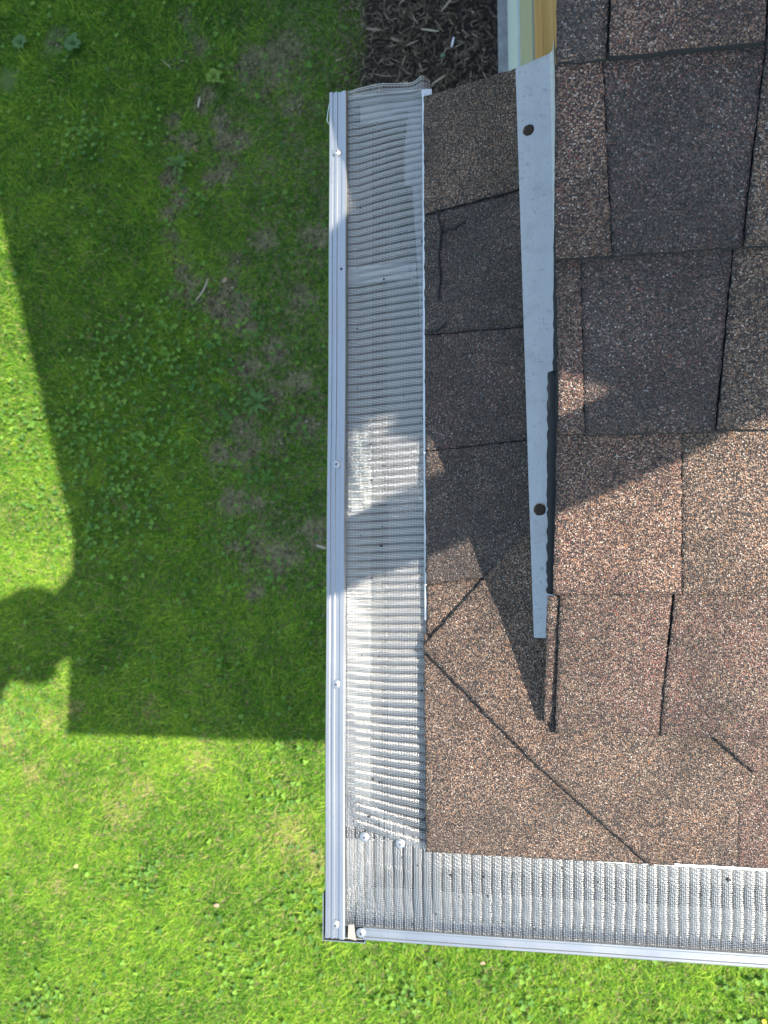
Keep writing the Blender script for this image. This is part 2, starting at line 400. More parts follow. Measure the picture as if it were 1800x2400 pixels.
# ---------------- return roof and the hip at the corner
ret = bpy.data.objects.new('return_roof', None); col.objects.link(ret); ret.parent = house
ret.location = Vector((.05, .4, .02)) - house.location
bm = bmesh.new()
e = .012; q = [(.0005, .004), (.0005, YE - .004), (.158, YE - .004), (.158, .158)]
a = [bm.verts.new((x, y, TQ * x - .0006)) for x, y in q]; b = [bm.verts.new((x, y, TQ * x - e)) for x, y in q]
bm.faces.new(a); bm.faces.new(b[::-1])
for i in range(4): bm.faces.new((a[i], b[i], b[(i + 1) % 4], a[(i + 1) % 4]))
bm_obj('return_deck', bm, deckm, ret)
e0 = ar(1000, 222); e1 = ar(1303, 132)
lines = [((1000, 1372), (1236, 1345)), ((1004, 1060), (1240, 1034)), ((1002, 788), (1240, 768)), ((1000, 507), (1222, 448)), ((997, 231), (1303, 137))]
rt = ['umber', 'dark', 'char', 'dark', 'umber']
# first piece: from the hip up to the 1372 line, then the pieces between the joint lines
pl = [(.0, .12), (.152, .152)]
tone_off = [.0012, .0042, .0034, .0026, .0045]
for i, (l, r) in enumerate(lines):
    A = ar(*l); B = ar(*r); dirv = (B - A); t = (.152 - A.x) / dirv.x; Bx = A + dirv * t
    A = A.copy(); A.x = -.0005
    g = .0012 if i else 0
    slab('shingle', [(A.x, pl[0][1] + g), (A.x, A.y), (Bx.x, Bx.y), (pl[1][0], pl[1][1] + g)], GR[rt[i]], ret, 'ret', tone_off[i], tone_off[i], th=.0036, jit=.0009)
    pl = [(A.x, A.y), (Bx.x, Bx.y)]
# slipped tar flakes along the cracked shingle
for pts in ([(1022, 492), (1034, 540), (1028, 600), (1032, 660), (1026, 705)], [(1030, 545), (1060, 540), (1092, 522)], [(1002, 780), (1030, 775), (1045, 760)]):
    for k in range(len(pts) - 1):
        a = ar(*pts[k]); b = ar(*pts[k + 1]); d = (b - a).normalized(); n2 = Vector((-d.y, d.x, 0)) * .0012
        slab('torn_edge', [a - n2, a + n2, b + n2 * .6, b - n2 * .6], asphalt, ret, 'ret', .0046, .0046, th=.002, cell=.002, jit=.0006)
# corner cap under the front hip cap
A1 = ar(1000, 1528); B1 = am(1532, 2016); O = Vector((-.002, -.002, 0))
slab('hip_cap', [O, (B1.x + .02, -.0025, 0), ((.13), (.13), 0), (-.0035, A1.y + .02, 0)], GR['umber'], ret, 'hip', .0050, .0048, th=.0044, cell=.004, sides=(1, 0, 0, 1))
A2 = ar(999, 1500); A3 = ar(1124, 1362); d = (A3 - A2); A3 = A2 + d * 2.7
B2 = am(1533, 2018); d45 = Vector((A3.y - A2.y, A3.x - A2.x, 0)); B3 = Vector((B2.x, B2.y, 0)) + d45
slab('hip_cap', [(A2.x - .004, A2.y - .008), (B2.x - .004, B2.y - .003), (B3.x, B3.y), (A3.x, A3.y)], GR['umber'], ret, 'hip', .0098, .0016, th=.0052, cell=.004, jit=.0009)
C1 = am(1652, 1712); C2 = am(1763, 1806); C3 = am(1870, 1712)
slab('hip_cap', [C1, C2, C3, ((C1.x + C3.x) / 2, C3.y + .004)], GR['russet'], main_roof, 'main', .0096, .0044, th=.0056, cell=.003, sides=(1, 1, 0, 0))
# first course of the main roof to the right of the caps
y_0 = -.001
slab('shingle', [(.150, y_0), (xm(1728, 2016), y_0), (xm(1728, 1716), YC[1] + .02), (.150, YC[1] + .02)], GR['umber'], main_roof, 'main', .0032, .0016, th=.003, sides=(1, 0, 0, 0))
slab('shingle', [(xm(1727.2, 2016), y_0), (.52, y_0), (.52, YC[1] + .02), (xm(1727.2, 1716), YC[1] + .02)], GR['russet'], main_roof, 'main', .0033, .0017, th=.003, sides=(1, 0, 0, 0))
slab('shingle', [(.521, y_0), (1.0, y_0), (1.0, YC[1] + .02), (.521, YC[1] + .02)], GR['char'], main_roof, 'main', .0036, .0016, th=.003)

# flashing sheet on the return against the gable wall
fl = bpy.data.objects.new('wall_flashing', None)
f0 = ar(1250, 1492); f1 = ar(1208, 168)
def flash_bm():
    bm = bmesh.new(); N = 40; rows = []
    for i in range(N + 1):
        t = i / N; a = f0.lerp(f1, t)
        yend = a.y + (.0065 * t)
        zo = .0060 + .0075 * max(0, 1 - t / .22) + .0009 * math.sin(t * 17) + .0006 * math.sin(t * 41 + 1)
        row = []
        for j, (x, dz) in enumerate(((a.x, 0), (a.x + .008, .0003), ((a.x + .134) / 2, .0005), (.136, 0), (.1386, .003), (.1391, .02))):
            y = a.y + .006 * t * min(1, (x - a.x) / .04)
            row.append(bm.verts.new((x, y, TQ * x + zo + dz)))
        rows.append(row)
    low = [[bm.verts.new((v.co.x, v.co.y, v.co.z - .0009)) for v in r] for r in rows]
    for i in range(N):
        for j in range(5):
            bm.faces.new((rows[i][j], rows[i][j + 1], rows[i + 1][j + 1], rows[i + 1][j]))
            bm.faces.new((low[i][j], low[i + 1][j], low[i + 1][j + 1], low[i][j + 1]))
        bm.faces.new((rows[i][0], rows[i + 1][0], low[i + 1][0], low[i][0]))
    for j in range(5):
        bm.faces.new((rows[0][j], low[0][j], low[0][j + 1], rows[0][j + 1])); bm.faces.new((rows[N][j], rows[N][j + 1], low[N][j + 1], low[N][j]))
    return bm
flash = bm_obj('wall_flashing', flash_bm(), M_flash, house)
def disc(name, c, n, r, h, m, parent, seg=20, dome=.4, jitter=0.0):
    n = Vector(n).normalized(); q = n.to_track_quat('Z', 'Y').to_matrix(); bm = bmesh.new()
    rings = [(1.0, 0), (1.0, h * .35), (.9, h * .75), (.55, h * (1 - .1 * dome)), (.0, h)]
    jr = [1 + random.uniform(-jitter, jitter) for _ in range(seg)]
    vv = []
    for rr, zz in rings[:-1]:
        vv.append([bm.verts.new(Vector(c) + q @ Vector((math.cos(a / seg * 6.2832) * r * rr * jr[a], math.sin(a / seg * 6.2832) * r * rr * jr[a], zz))) for a in range(seg)])
    top = bm.verts.new(Vector(c) + q @ Vector((0, 0, h)))
    for i in range(len(vv) - 1):
        for a in range(seg): bm.faces.new((vv[i][a], vv[i][(a + 1) % seg], vv[i + 1][(a + 1) % seg], vv[i + 1][a]))
    for a in range(seg): bm.faces.new((vv[-1][a], vv[-1][(a + 1) % seg], top))
    bm.faces.new(vv[0][::-1])
    return bm_obj(name, bm, m, parent, smooth=True)
for px, py in ((1239, 306), (1265, 1195)):
    c = at(px, py, RET, .0058)
    disc('sealant_ring', c, RET, .0070, .0009, M_ring, flash, 24, .2, .05)
    disc('nail_head', c + Vector((0, 0, .0006)), RET, .0060, .0016, M_rust, flash, 24, .3, .06)

# fascia and soffit boxes under both eaves, drip edges
M_fas = mat('white fascia', .45, 0, (.6, .61, .6))
box('return_fascia', (.006, .012, -.135), (.020, YE - .012, -.014), M_fas, house)
box('return_soffit', (.021, .012, -.135), (XW + .012, YE - .012, -.125), M_fas, house)
bm = bmesh.new()
vs_ = [bm.verts.new((x, y, z)) for y in (YE - .013, YE - .006) for x, z in ((.008, -.13), (XW + .01, -.13), (XW + .01, TQ * XW - .014), (.008, -.012))]
for f in ((0, 1, 2, 3), (7, 6, 5, 4), (0, 4, 5, 1), (1, 5, 6, 2), (2, 6, 7, 3), (3, 7, 4, 0)): bm.faces.new([vs_[i] for i in f])
bm_obj('return_end_board', bm, M_fas, house)
box('front_fascia', (.024, .006, -.135), (5.1, .018, -.016), M_fas, house)
box('front_soffit', (.026, .019, -.135), (5.1, .14, -.125), M_fas, house)
def drip(name, axis, a, b, o=0.0):
    extrude_profile(name, [(-.0021 - o, -.022), (-.0020 - o, -.0035), (-.0016 - o, -.0014), (-.0004 - o * .5, -.0012)], axis, a, b, M_white, house, thick=.0009, steps=24, wob=.00025)
drip('drip_edge', 'y', .236, YE + .004)
drip('drip_edge', 'x', xm(1400, 2014), 5.0, .0022)
box('drip_edge_end', (-.003, YE + .001, -.004), (.0085, YE + .0085, -.0005), M_white, house)

# ================================================================== GUTTERS
def K(u_back, s=-1):                                       # K-style trough section, u runs outward from the fascia
    return [(u_back, -.012), (u_back, -.092), (u_back - .060, -.094), (u_back - .066, -.088), (u_back - .076, -.060), (u_back - .100, -.046), (u_back - .1155, -.028), (u_back - .1155, -.013)]
YG0, YG1 = -.0985, .845
g1 = thing('rain_gutter', 'pale metal gutter along the small return, running up the photo', 'gutter', (-.05, .37, -.094), 'gutters on the house corner')
extrude_profile('trough', K(.0045), 'y', YG0 + .004, YG1 - .006, M_gut, g1, thick=-.0011)
bm = bmesh.new(); kp = K(.0045)
for y in (YG1 - .0055, YG1 - .0040):
    vv = [bm.verts.new((u, y, z)) for u, z in kp]; bm.faces.new(vv)
n = len(kp); bm.verts.ensure_lookup_table()
for i in range(n): bm.faces.new((bm.verts[i], bm.verts[(i + 1) % n], bm.verts[n + (i + 1) % n], bm.verts[n + i]))
cap = bm_obj('end_cap', bm, M_white, g1)
box('end_flange', (-.078, YG1 - .030, -.0275), (-.022, YG1 - .0062, -.0255), M_white, g1, .0008)
box('end_flange', (-.038, YG1 - .022, -.0245), (.0, YG1 - .0062, -.0225), M_white, g1, .0008)
g2 = thing('rain_gutter', 'pale metal gutter under the front eave, running along the bottom of the photo', 'gutter', (.6, -.05, -.094), 'gutters on the house corner')
extrude_profile('trough', [(u * .9 + .0035, z) for u, z in K(-.0005)], 'x', -.099, 4.9, M_gut, g2, thick=-.0011)
# strap hanger under the screen
def hanger(x, y, parent, axis='y'):
    bm = bmesh.new()
    bm_box(bm, (x[0], y - .010, -.0215), (x[1], y + .010, -.0205), .0004)
    for dy in (-.0085, -.0025, .006): bm_box(bm, (x[0] + .002, y + dy - .0011, -.0206), (x[1] - .006, y + dy + .0011, -.0186), .0005)
    bm_box(bm, (x[1] - .012, y - .005, -.0205), (x[1] - .008, y + .008, -.016), .0005)
    return bm_obj('hanger', bm, M_white, parent)
hy = ag(890, 640, -.02).y
hanger((-.100, -.012), hy, g1)
# apron of the drip metal hanging behind the screen, with its torn end
bm = bmesh.new()
pts = [(958, 258), (948, 345), (948, 434), (966, 437), (974, 560), (980, 640), (986, 800), (992, 960), (996, 1080)]
L = [ag(px, py, -.0190) for px, py in pts]
v0 = [bm.verts.new(p) for p in L]; v1 = [bm.verts.new((.0035, p.y, -.0085)) for p in L]
w0 = [bm.verts.new(p - Vector((0, 0, .0009))) for p in L]; w1 = [bm.verts.new((.0035, p.y, -.0095)) for p in L]
for i in range(len(L) - 1):
    bm.faces.new((v0[i], v1[i], v1[i + 1], v0[i + 1])); bm.faces.new((w0[i], w0[i + 1], w1[i + 1], w1[i])); bm.faces.new((v0[i], v0[i + 1], w0[i + 1], w0[i]))
bm_obj('apron', bm, M_white, g1)
# corner strip around the outside of the mitre
bm = bmesh.new()
bm_box(bm, (-.1140, -.1022, -.045), (-.1132, -.054, -.0095)); bm_box(bm, (-.1140, -.1032, -.045), (-.068, -.1024, -.0105)); bm_box(bm, (-.069, -.1023, -.03), (-.0682, -.1004, -.0105))
bm_obj('corner_strip', bm, M_frame, g1)
# shed shingle grit lying in the trough
def blobs(centers, sizes, squash=.6):
    oct_v = np.array([(1, 0, 0), (-1, 0, 0), (0, 1, 0), (0, -1, 0), (0, 0, 1), (0, 0, -1)], float)
    oct_f = np.array([(0, 2, 4), (2, 1, 4), (1, 3, 4), (3, 0, 4), (2, 0, 5), (1, 2, 5), (3, 1, 5), (0, 3, 5)])
    n = len(centers); V = centers[:, None, :] + oct_v[None] * sizes[:, None, None] * np.array([1, 1, squash]) * (1 + .5 * (rng.random((n, 6, 1)) - .5))
    Fc = oct_f[None] + (np.arange(n) * 6)[:, None, None]
    return V.reshape(-1, 3), Fc.reshape(-1, 3)
c0 = ag(925, 520, -.09)
gx = np.clip(rng.normal(c0.x + .01, .014, 1400), -.055, .002); gy_ = rng.normal(c0.y, .05, 1400)
V_, F_ = blobs(np.stack([gx, gy_, np.full(1400, -.0905) + rng.random(1400) * .002], -1), rng.uniform(.0005, .0013, 1400))
M_grit = mat('pale grit', .9, 0, (.28, .28, .22))
o = np_mesh('shingle_grit', V_, [F_], M_grit, g1); o['kind'] = 'stuff'

# ================================================================== GUTTER GUARDS
def tubes(L, e1, e2, r):
    """L (n_lines, n_pts, 3); 3-sided tubes with cross-section axes e1, e2"""
    n, k, _ = L.shape; ang = np.array([0, 2.094, 4.189]) - math.pi / 2        # flat side up, like rolled wire
    off = np.cos(ang)[:, None] * np.array(e1) + np.sin(ang)[:, None] * np.array(e2)
    V = L[:, :, None, :] + off[None, None] * r
    base = (np.arange(n) * k * 3)[:, None, None] + (np.arange(k - 1) * 3)[None, :, None]
    s = np.arange(3); s2 = (s + 1) % 3
    A = base + s; B = base + s2
    q = np.stack([A, B, B + 3, A + 3], -1).reshape(-1, 4)
    return V.reshape(-1, 3), q
def join(parts):
    V = []; Q = []; o = 0
    for v, q in parts: V.append(v); Q.append(q + o); o += len(v)
    return np.concatenate(V), np.concatenate(Q)
def bent_wire():
    wp = np.array([ag(px, py, -.02)[:] for px, py in ((773, 240), (770, 255), (768, 270), (767, 282), (770, 290), (774, 293))])[None]
    V, Q = tubes(wp, (1, 0, 0), (0, 0, 1), .0006); np_mesh('bent_wire', V, [Q], M_white, g1, smooth=True)
bent_wire()
PITCH = .00172
gg1 = thing('gutter_guard', 'mesh screen with grooved metal edge covering the gutter along the return', 'gutter guard', (-.05, .37, -.01), 'mesh guards over the gutters')
# --- left guard: rows run from the metal edge to the shingles; skewed as the sheet was stretched
kl = np.array([[218, -16], [290, -34], [420, -50], [640, -32], [900, -22], [1100, -14], [1400, -4], [1600, 8], [1800, 28], [1940, 62]], float)
yl0, yl1 = ag(812, 1938, -.011).y, ag(812, 216, -.011).y
ky = np.array([ag(812, a, -.011).y for a in kl[:, 0]]); kd = np.array([ag(1000, a + d, -.009).y - ag(812, a, -.011).y for a, d in kl])
o_ = np.argsort(ky); ky, kd = ky[o_], kd[o_]
NV = int((yl1 - yl0) / PITCH); NU = 54
XL, XR = -.0905, .006
def left_sheet(vv, uu, valley):
    vv, uu, valley = np.broadcast_arrays(vv, uu, valley)
    y0 = yl0 + vv * (yl1 - yl0); dy = np.interp(y0, ky, kd)
    s = np.where(uu < .14, 0, (uu - .14) / .86)
    x = XL + uu * (XR - XL)
    y = y0 + dy * s + .002 * (fbm(x * 3, y0, 18) - .5) * s
    z = -.0112 + .0022 * uu + .0035 * np.sin(np.pi * uu) * (.5 + .8 * (fbm(x, y, 7) - .3)) - valley * .0009 * np.clip((uu - .10) / .05, 0, 1) * np.clip((.99 - uu) / .03, 0, 1)
    te = np.clip((vv - .955) / .045, 0, 1)                    # loose far end: bulges past the trough and lifts near the shingles
    y = y + te ** 2 * (.002 * np.sin(np.pi * np.clip(uu * 1.15, 0, 1)) + .005 * np.exp(-((uu - .93) / .09) ** 2))
    z = z + te ** 2 * (.004 * np.sin(np.pi * uu) + .010 * np.exp(-((uu - .93) / .10) ** 2))
    z = z + .0018 * te * np.sin(uu * 16 + 2) * s
    return np.stack([x, y, z], -1)
iv = np.arange(NV + 1); val = (iv % 5 == 0).astype(float)
u_s = np.linspace(0, 1, 97)
rows = iv[iv % 5 != 0]
Lc = left_sheet((rows / NV)[:, None], u_s[None, :], np.zeros((1, 1)) + ((rows % 5 == 1) | (rows % 5 == 4))[:, None] * .55)
Lc[..., 2] += .00014 * np.sin((np.arange(97)[None] / 4 + rows[:, None] / 4) * 6.2832)
uw = np.linspace(0.0, 1, 58)
Lw = left_sheet((iv / NV)[None, :], uw[:, None], val[None, :] + 0 * uw[:, None])
pz = tubes(Lc, (0, 1, 0), (0, 0, 1), .00042); pw = tubes(Lw, (1, 0, 0), (0, 0, 1), .00032)
V_, Q_ = join([pz, pw])
np_mesh('mesh_screen', V_, [Q_], M_wire, gg1)
fp = [(-.1122, -.030), (-.1122, -.0105), (-.1112, -.0085), (-.1078, -.0085), (-.1073, -.0100), (-.1050, -.0100), (-.1045, -.0082), (-.1022, -.0082), (-.1017, -.0098), (-.0966, -.0098), (-.0961, -.0078), (-.0920, -.0078), (-.0905, -.0092), (-.0900, -.0125)]
extrude_profile('guard_frame', fp, 'y', YG0 - .001, YG1 + .0005, M_frame, gg1, thick=-.0009, steps=120, wob=.0004)
M_stain = mat('dark speck', .8, 0, (.02, .02, .02))
def screw(px, py, z, parent, r=.0041):
    c = ag(px, py, z); s = disc('screw', c, (random.uniform(-.08, .08), random.uniform(-.08, .08), 1), r, r * .45, M_screw, parent, 18, .6)
    bm = bmesh.new(); a = random.uniform(0, 1.5)
    for k in range(2):
        b2 = bmesh.new(); bm_box(b2, (-r * .42, -r * .09, r * .36), (r * .42, r * .09, r * .46))
        bmesh.ops.rotate(b2, verts=b2.verts, cent=(0, 0, 0), matrix=Matrix.Rotation(a + k * math.pi / 2, 3, 'Z'))
        me = bpy.data.meshes.new('tmp'); b2.to_mesh(me); bm.from_mesh(me); bpy.data.meshes.remove(me); b2.free()
    for v in bm.verts: v.co += c
    bm_obj('cross_slot', bm, M_slot, s)
    disc('washer', c - Vector((0, 0, .0002)), (0, 0, 1), r * 1.22, .0007, M_screw, s, 18, .1)
for px, py in ((789, 356), (789, 1088), (788, 1604), (786, 2168)): screw(px, py, -.0085, gg1)
disc('dark_speck', ag(800, 630, -.0075), (0, 0, 1), .0014, .0005, M_stain, gg1, 10)
# --- front guard
gg2 = thing('gutter_guard', 'mesh screen with slim metal edge covering the gutter along the front eave', 'gutter guard', (.3, -.04, -.01), 'mesh guards over the gutters')
XA, XB = -.0895, .62; NX = int((XB - XA) / PITCH)
def front_sheet(ii, uu, valley):
    ii, uu, valley = np.broadcast_arrays(ii, uu, valley)
    x0 = XA + ii * (XB - XA)
    ytop = .008 + np.clip(-x0, 0, 1) * .50
    y = -.0870 + uu * (ytop + .0870)
    x = x0 + .002 * (fbm(x0, y * 3, 20) - .5) + .006 * uu * np.clip((x0 - .02) / .2, 0, 1) * 0.0 - .004 * (1 - uu) * np.clip(x0 / .3, 0, 1)
    z = -.0125 + .0018 * uu + .0030 * np.sin(np.pi * uu) * (.5 + .8 * (fbm(x, y, 9) - .3)) - valley * .0009 * np.clip((uu - .10) / .05, 0, 1)
    z = z - .0012 * uu * np.clip((.01 - x0) / .03, 0, 1)
    return np.stack([x, y, z], -1)
ii = np.arange(NX + 1); val = (ii % 6 == 0).astype(float)
rows = ii[ii % 6 != 0]
Lc = front_sheet((rows / NX)[:, None], u_s[None, :], ((rows % 6 == 1) | (rows % 6 == 5))[:, None] * .55)
Lc[..., 2] += .00014 * np.sin((np.arange(97)[None] / 4 + rows[:, None] / 4) * 6.2832)
Lw = front_sheet((ii / NX)[None, :], np.linspace(0, 1, 56)[:, None], val[None, :])
V_, Q_ = join([tubes(Lc, (1, 0, 0), (0, 0, 1), .00042), tubes(Lw, (0, 1, 0), (0, 0, 1), .00032)])
np_mesh('mesh_screen', V_, [Q_], M_wire, gg2)
fp2 = [(-.1002, -.030), (-.1002, -.0118), (-.0990, -.0102), (-.0968, -.0102), (-.0963, -.0116), (-.0935, -.0116), (-.0930, -.0100), (-.0895, -.0100), (-.0882, -.0088), (-.0866, -.0088), (-.0858, -.0130)]
extrude_profile('guard_frame', fp2, 'x', -.0705, 4.9, M_frame, gg2, thick=-.0009, steps=120, wob=.0004)
for px, py in ((846, 2187), (854, 1962), (938, 1978)): screw(px, py, -.0090 if py > 2100 else -.0072, gg2)
bm = bmesh.new(); c = ag(826, 2182, -.012)
vv = [bm.verts.new(c + Vector(p)) for p in ((-.005, -.008, 0), (.004, -.009, .001), (.002, .008, .003), (-.004, .007, .002), (-.005, -.008, -.002), (.004, -.009, -.001), (.002, .008, .001), (-.004, .007, 0))]
for f in ((0, 1, 2, 3), (7, 6, 5, 4), (0, 4, 5, 1), (1, 5, 6, 2), (2, 6, 7, 3), (3, 7, 4, 0)): bm.faces.new([vv[i] for i in f])
bm_obj('sealant_dab', bm, mat('old sealant', .7, 0, (.24, .23, .20)), gg2)

# grit and leaf bits caught on the screens
def caught(n, x0, x1, y0, y1, parent, zf):
    x = rng.uniform(x0, x1, n); y = rng.uniform(y0, y1, n)
    V, Fc = blobs(np.stack([x, y, zf(x)], -1), rng.gamma(2, .00035, n) + .0003, .5)
    o = np_mesh('caught_grit', V, [Fc], M_stain, parent); o['kind'] = 'stuff'
caught(70, -.089, -.002, 0, .80, gg1, lambda x: -.0085 + .02 * (x + .09) * (x < -.045))
caught(40, -.08, .55, -.084, -.01, gg2, lambda x: np.full(len(x), -.0088))

# ================================================================== GROUND
M_soil = mat('lawn soil', .95, 0, (.1, .08, .05)); p_ = geo_pos(M_soil)
sr = ramp(M_soil, [(.30, (.034, .031, .011)), (.5, (.150, .130, .058)), (.70, (.32, .28, .15))])
link(M_soil, noise(M_soil, p_, 55, 8, .8), sr.inputs[0])
far = node(M_soil, 'ShaderNodeVectorMath', operation='LENGTH'); link(M_soil, p_, far.inputs[0])
fr = node(M_soil, 'ShaderNodeMapRange', i_From_Min=3.9, i_From_Max=4.7); link(M_soil, far.outputs['Value'], fr.inputs[0])
gcol = ramp(M_soil, [(.3, (.035, .07, .012)), (.7, (.075, .125, .022))]); link(M_soil, noise(M_soil, p_, 9, 5), gcol.inputs[0])
link(M_soil, mix(M_soil, fr.outputs[0], sr.outputs[0], gcol.outputs[0]), bsdf(M_soil).inputs['Base Color'])
bump(M_soil, noise(M_soil, p_, 60, 6, .7), .8, .01)
bm = bmesh.new(); bmesh.ops.create_grid(bm, x_segments=40, y_segments=40, size=200)
for v in bm.verts: v.co.z = -H
o = bm_obj('lawn_ground', bm, M_soil); tag(o, 'green lawn ground with bare soil patches beside the house', None, None, 'structure')

# masks in photo pixels, taken on the ground plane
def to_px(x, y, z):
    q = np.stack([x - CAM.x, y - CAM.y, z - CAM.z], -1) @ np.array(RM)
    return 900 + F * q[..., 0] / -q[..., 2], 1200 - F * q[..., 1] / -q[..., 2]
BARE = [tuple(ag(a, b)[:2]) + (r,) for a, b, r in ((425, 45, .06), (455, 110, .07), (485, 225, .05), (440, 330, .06), (425, 470, .05), (470, 250, .05), (410, 560, .06), (470, 690, .09), (530, 720, .12), (575, 760, .06), (660, 130, .12), (590, 160, .10), (540, 330, .09), (540, 390, .07), (560, 1000, .07), (575, 1050, .08), (515, 1060, .06), (650, 1040, .05), (570, 860, .06), (640, 930, .05), (590, 1290, .08), (650, 1310, .07), (680, 1290, .06), (600, 1385, .05), (545, 1280, .06), (540, 1180, .06), (700, 700, .06), (620, 560, .05), (400, 690, .04), (720, 1000, .05), (410, 400, .05))]
BARE += [tuple(ag(a, b)[:2]) + (r,) for a, b, r in ((415, 150, .045), (412, 280, .05), (405, 340, .05), (398, 420, .05), (400, 500, .05), (405, 610, .05), (430, 640, .05), (520, 290, .06), (500, 420, .05), (620, 200, .07), (700, 250, .06), (560, 620, .06), (650, 820, .06), (700, 900, .05), (600, 1180, .05), (740, 560, .06), (730, 1250, .06))]
BARE += [tuple(ag(a, b)[:2]) + (r,) for a, b, r in ((135, 95, .07), (20, 190, .06))]
DRY = [tuple(ag(a, b)[:2]) + (r,) for a, b, r in ((678, 1955, .10), (740, 2020, .06), (20, 1730, .07), (180, 1660, .05), (335, 1845, .06), (80, 1810, .05), (140, 2070, .04), (280, 1900, .08), (120, 1690, .05), (350, 1660, .05), (480, 1780, .06))]
def blobmask(x, y, L):
    m = np.zeros_like(x)
    for a, b, r in L: m = np.maximum(m, np.exp(-(((x - a) ** 2 + (y - b) ** 2) / (r * r))))
    return m
BEDX0, BEDX1, BEDY = ag(850, 90).x, fx, 1.75
def in_bed(x, y): return (x > BEDX0 + .16 * (fbm(x * 0, y, 7) - .5)) & (x < BEDX1 + .02) & (y > BEDY)

M_grass = mat('grass blades', .7, 0, (.1, .2, .03))
at_ = node(M_grass, 'ShaderNodeAttribute', attribute_name='tint')
gr = ramp(M_grass, [(.0, (.016, .060, .004)), (.3, (.066, .190, .017)), (.6, (.185, .340, .028)), (.8, (.32, .46, .045)), (.90, (.31, .29, .08)), (1, (.40, .33, .17))])
link(M_grass, at_.outputs['Fac'], gr.inputs[0]); link(M_grass, gr.outputs[0], bsdf(M_grass).inputs['Base Color'])
tr = node(M_grass, 'ShaderNodeBsdfTranslucent'); ms = node(M_grass, 'ShaderNodeMixShader', i_0=.30)
link(M_grass, gr.outputs[0], tr.inputs[0]); outn = M_grass.node_tree.nodes['Material Output']
link(M_grass, bsdf(M_grass).outputs[0], ms.inputs[1]); link(M_grass, tr.outputs[0], ms.inputs[2]); link(M_grass, ms.outputs[0], outn.inputs[0])
bsdf(M_grass).inputs['Specular IOR Level'].default_value = .12

def scatter(n, x0, x1, y0, y1):
    return rng.uniform(x0, x1, n), rng.uniform(y0, y1, n)
def visible(x, y):
    """outside the house, and not deep under roof and gutter where no one looks"""
    px, py = to_px(x, y, np.full_like(x, -H))
    hid = (px > 815) & (py > 215) & (py < 2140) | (px > 1160) & (py < 2140)
    return ~hid
def blade_mesh(x, y, ln, wd, az, lean, curl, tint, z0):
    n = len(x); d = np.stack([np.cos(az), np.sin(az)], -1); s = np.stack([-np.sin(az), np.cos(az)], -1)
    P = []
    for t, ww in ((0, .8), (.5, 1.0), (1, 0)):
        a = lean + curl * t; hor = ln * t * np.sin(a * (.55 + .45 * t)); ver = ln * t * np.cos(a * (.55 + .45 * t))
        c = np.stack([x + d[:, 0] * hor, y + d[:, 1] * hor, z0 + np.maximum(ver, 0)], -1)
        off = np.stack([s[:, 0], s[:, 1], np.zeros(n)], -1) * (wd * ww / 2)[:, None]
        P += [c - off, c + off] if ww else [c]
    V = np.stack(P, 1).reshape(-1, 3); b = (np.arange(n) * 5)[:, None]
    return V, [b + [0, 1, 3, 2], b + [2, 3, 4]], np.repeat(tint, 5)
def set_tint(o, t):
    a = o.data.attributes.new('tint', 'FLOAT', 'POINT'); a.data.foreach_set('value', np.asarray(t, dtype=np.float32))
def grass():
    x, y = scatter(1240000, -3.2, 2.2, -2.6, 3.9); px, py = to_px(x, y, np.full_like(x, -H))
    see = (px > -160) & (px < 1960) & (py > -160) & (py < 2560) & visible(x, y)
    k = (see | (rng.random(len(x)) < .40)) & ~in_bed(x, y) & ~((x > -.1) & (y > -.05)); x, y = x[k], y[k]
    px, py = to_px(x, y, np.full_like(x, -H))
    bare = blobmask(x, y, BARE); dry = blobmask(x, y, DRY)
    thin = np.clip((px - 430) / 200, 0, 1) * np.clip((1550 - py) / 300, 0, 1)          # trodden strip beside the house
    dens = np.clip(1.0 - .97 * np.clip(bare * 5.6 * (fbm(x, y, 13) - .22), 0, 1), .02, 1) * (1 - .42 * thin * (fbm(x, y, 6) + .35)) * (.72 + .28 * np.clip(fbm(x, y, 8) * 2, 0, 1)) * (1 - .3 * dry)
    k = rng.random(len(x)) < dens; x, y, dry, thin, px = x[k], y[k], dry[k], thin[k], px[k]; n = len(x)
    big = fbm(x, y, 2.2); mid = fbm(x, y, 9)
    t = .22 + .40 * mid + .30 * (big - .5) + rng.normal(0, .20, n) - .06 * thin
    t = np.clip(t, 0, .80)
    straw = rng.random(n) < (.035 + .55 * dry); t = np.where(straw, rng.uniform(.82, 1, n), t)
    ln = rng.gamma(6, .0054, n) * (.75 + .5 * mid) * (1 - .25 * thin); wd = rng.uniform(.0016, .0033, n)
    az = rng.uniform(0, 6.283, n) * .85 + fbm(x, y, 3) * 5
    return blade_mesh(x, y, ln, wd, az, rng.uniform(.25, 1.25, n), rng.uniform(.0, .9, n), t, np.full(n, -H))
V_, Q_, T_ = grass()
o = np_mesh('grass', V_, Q_, M_grass); set_tint(o, T_); tag(o, 'mown green grass of the lawn around the house corner', None, None, 'stuff')

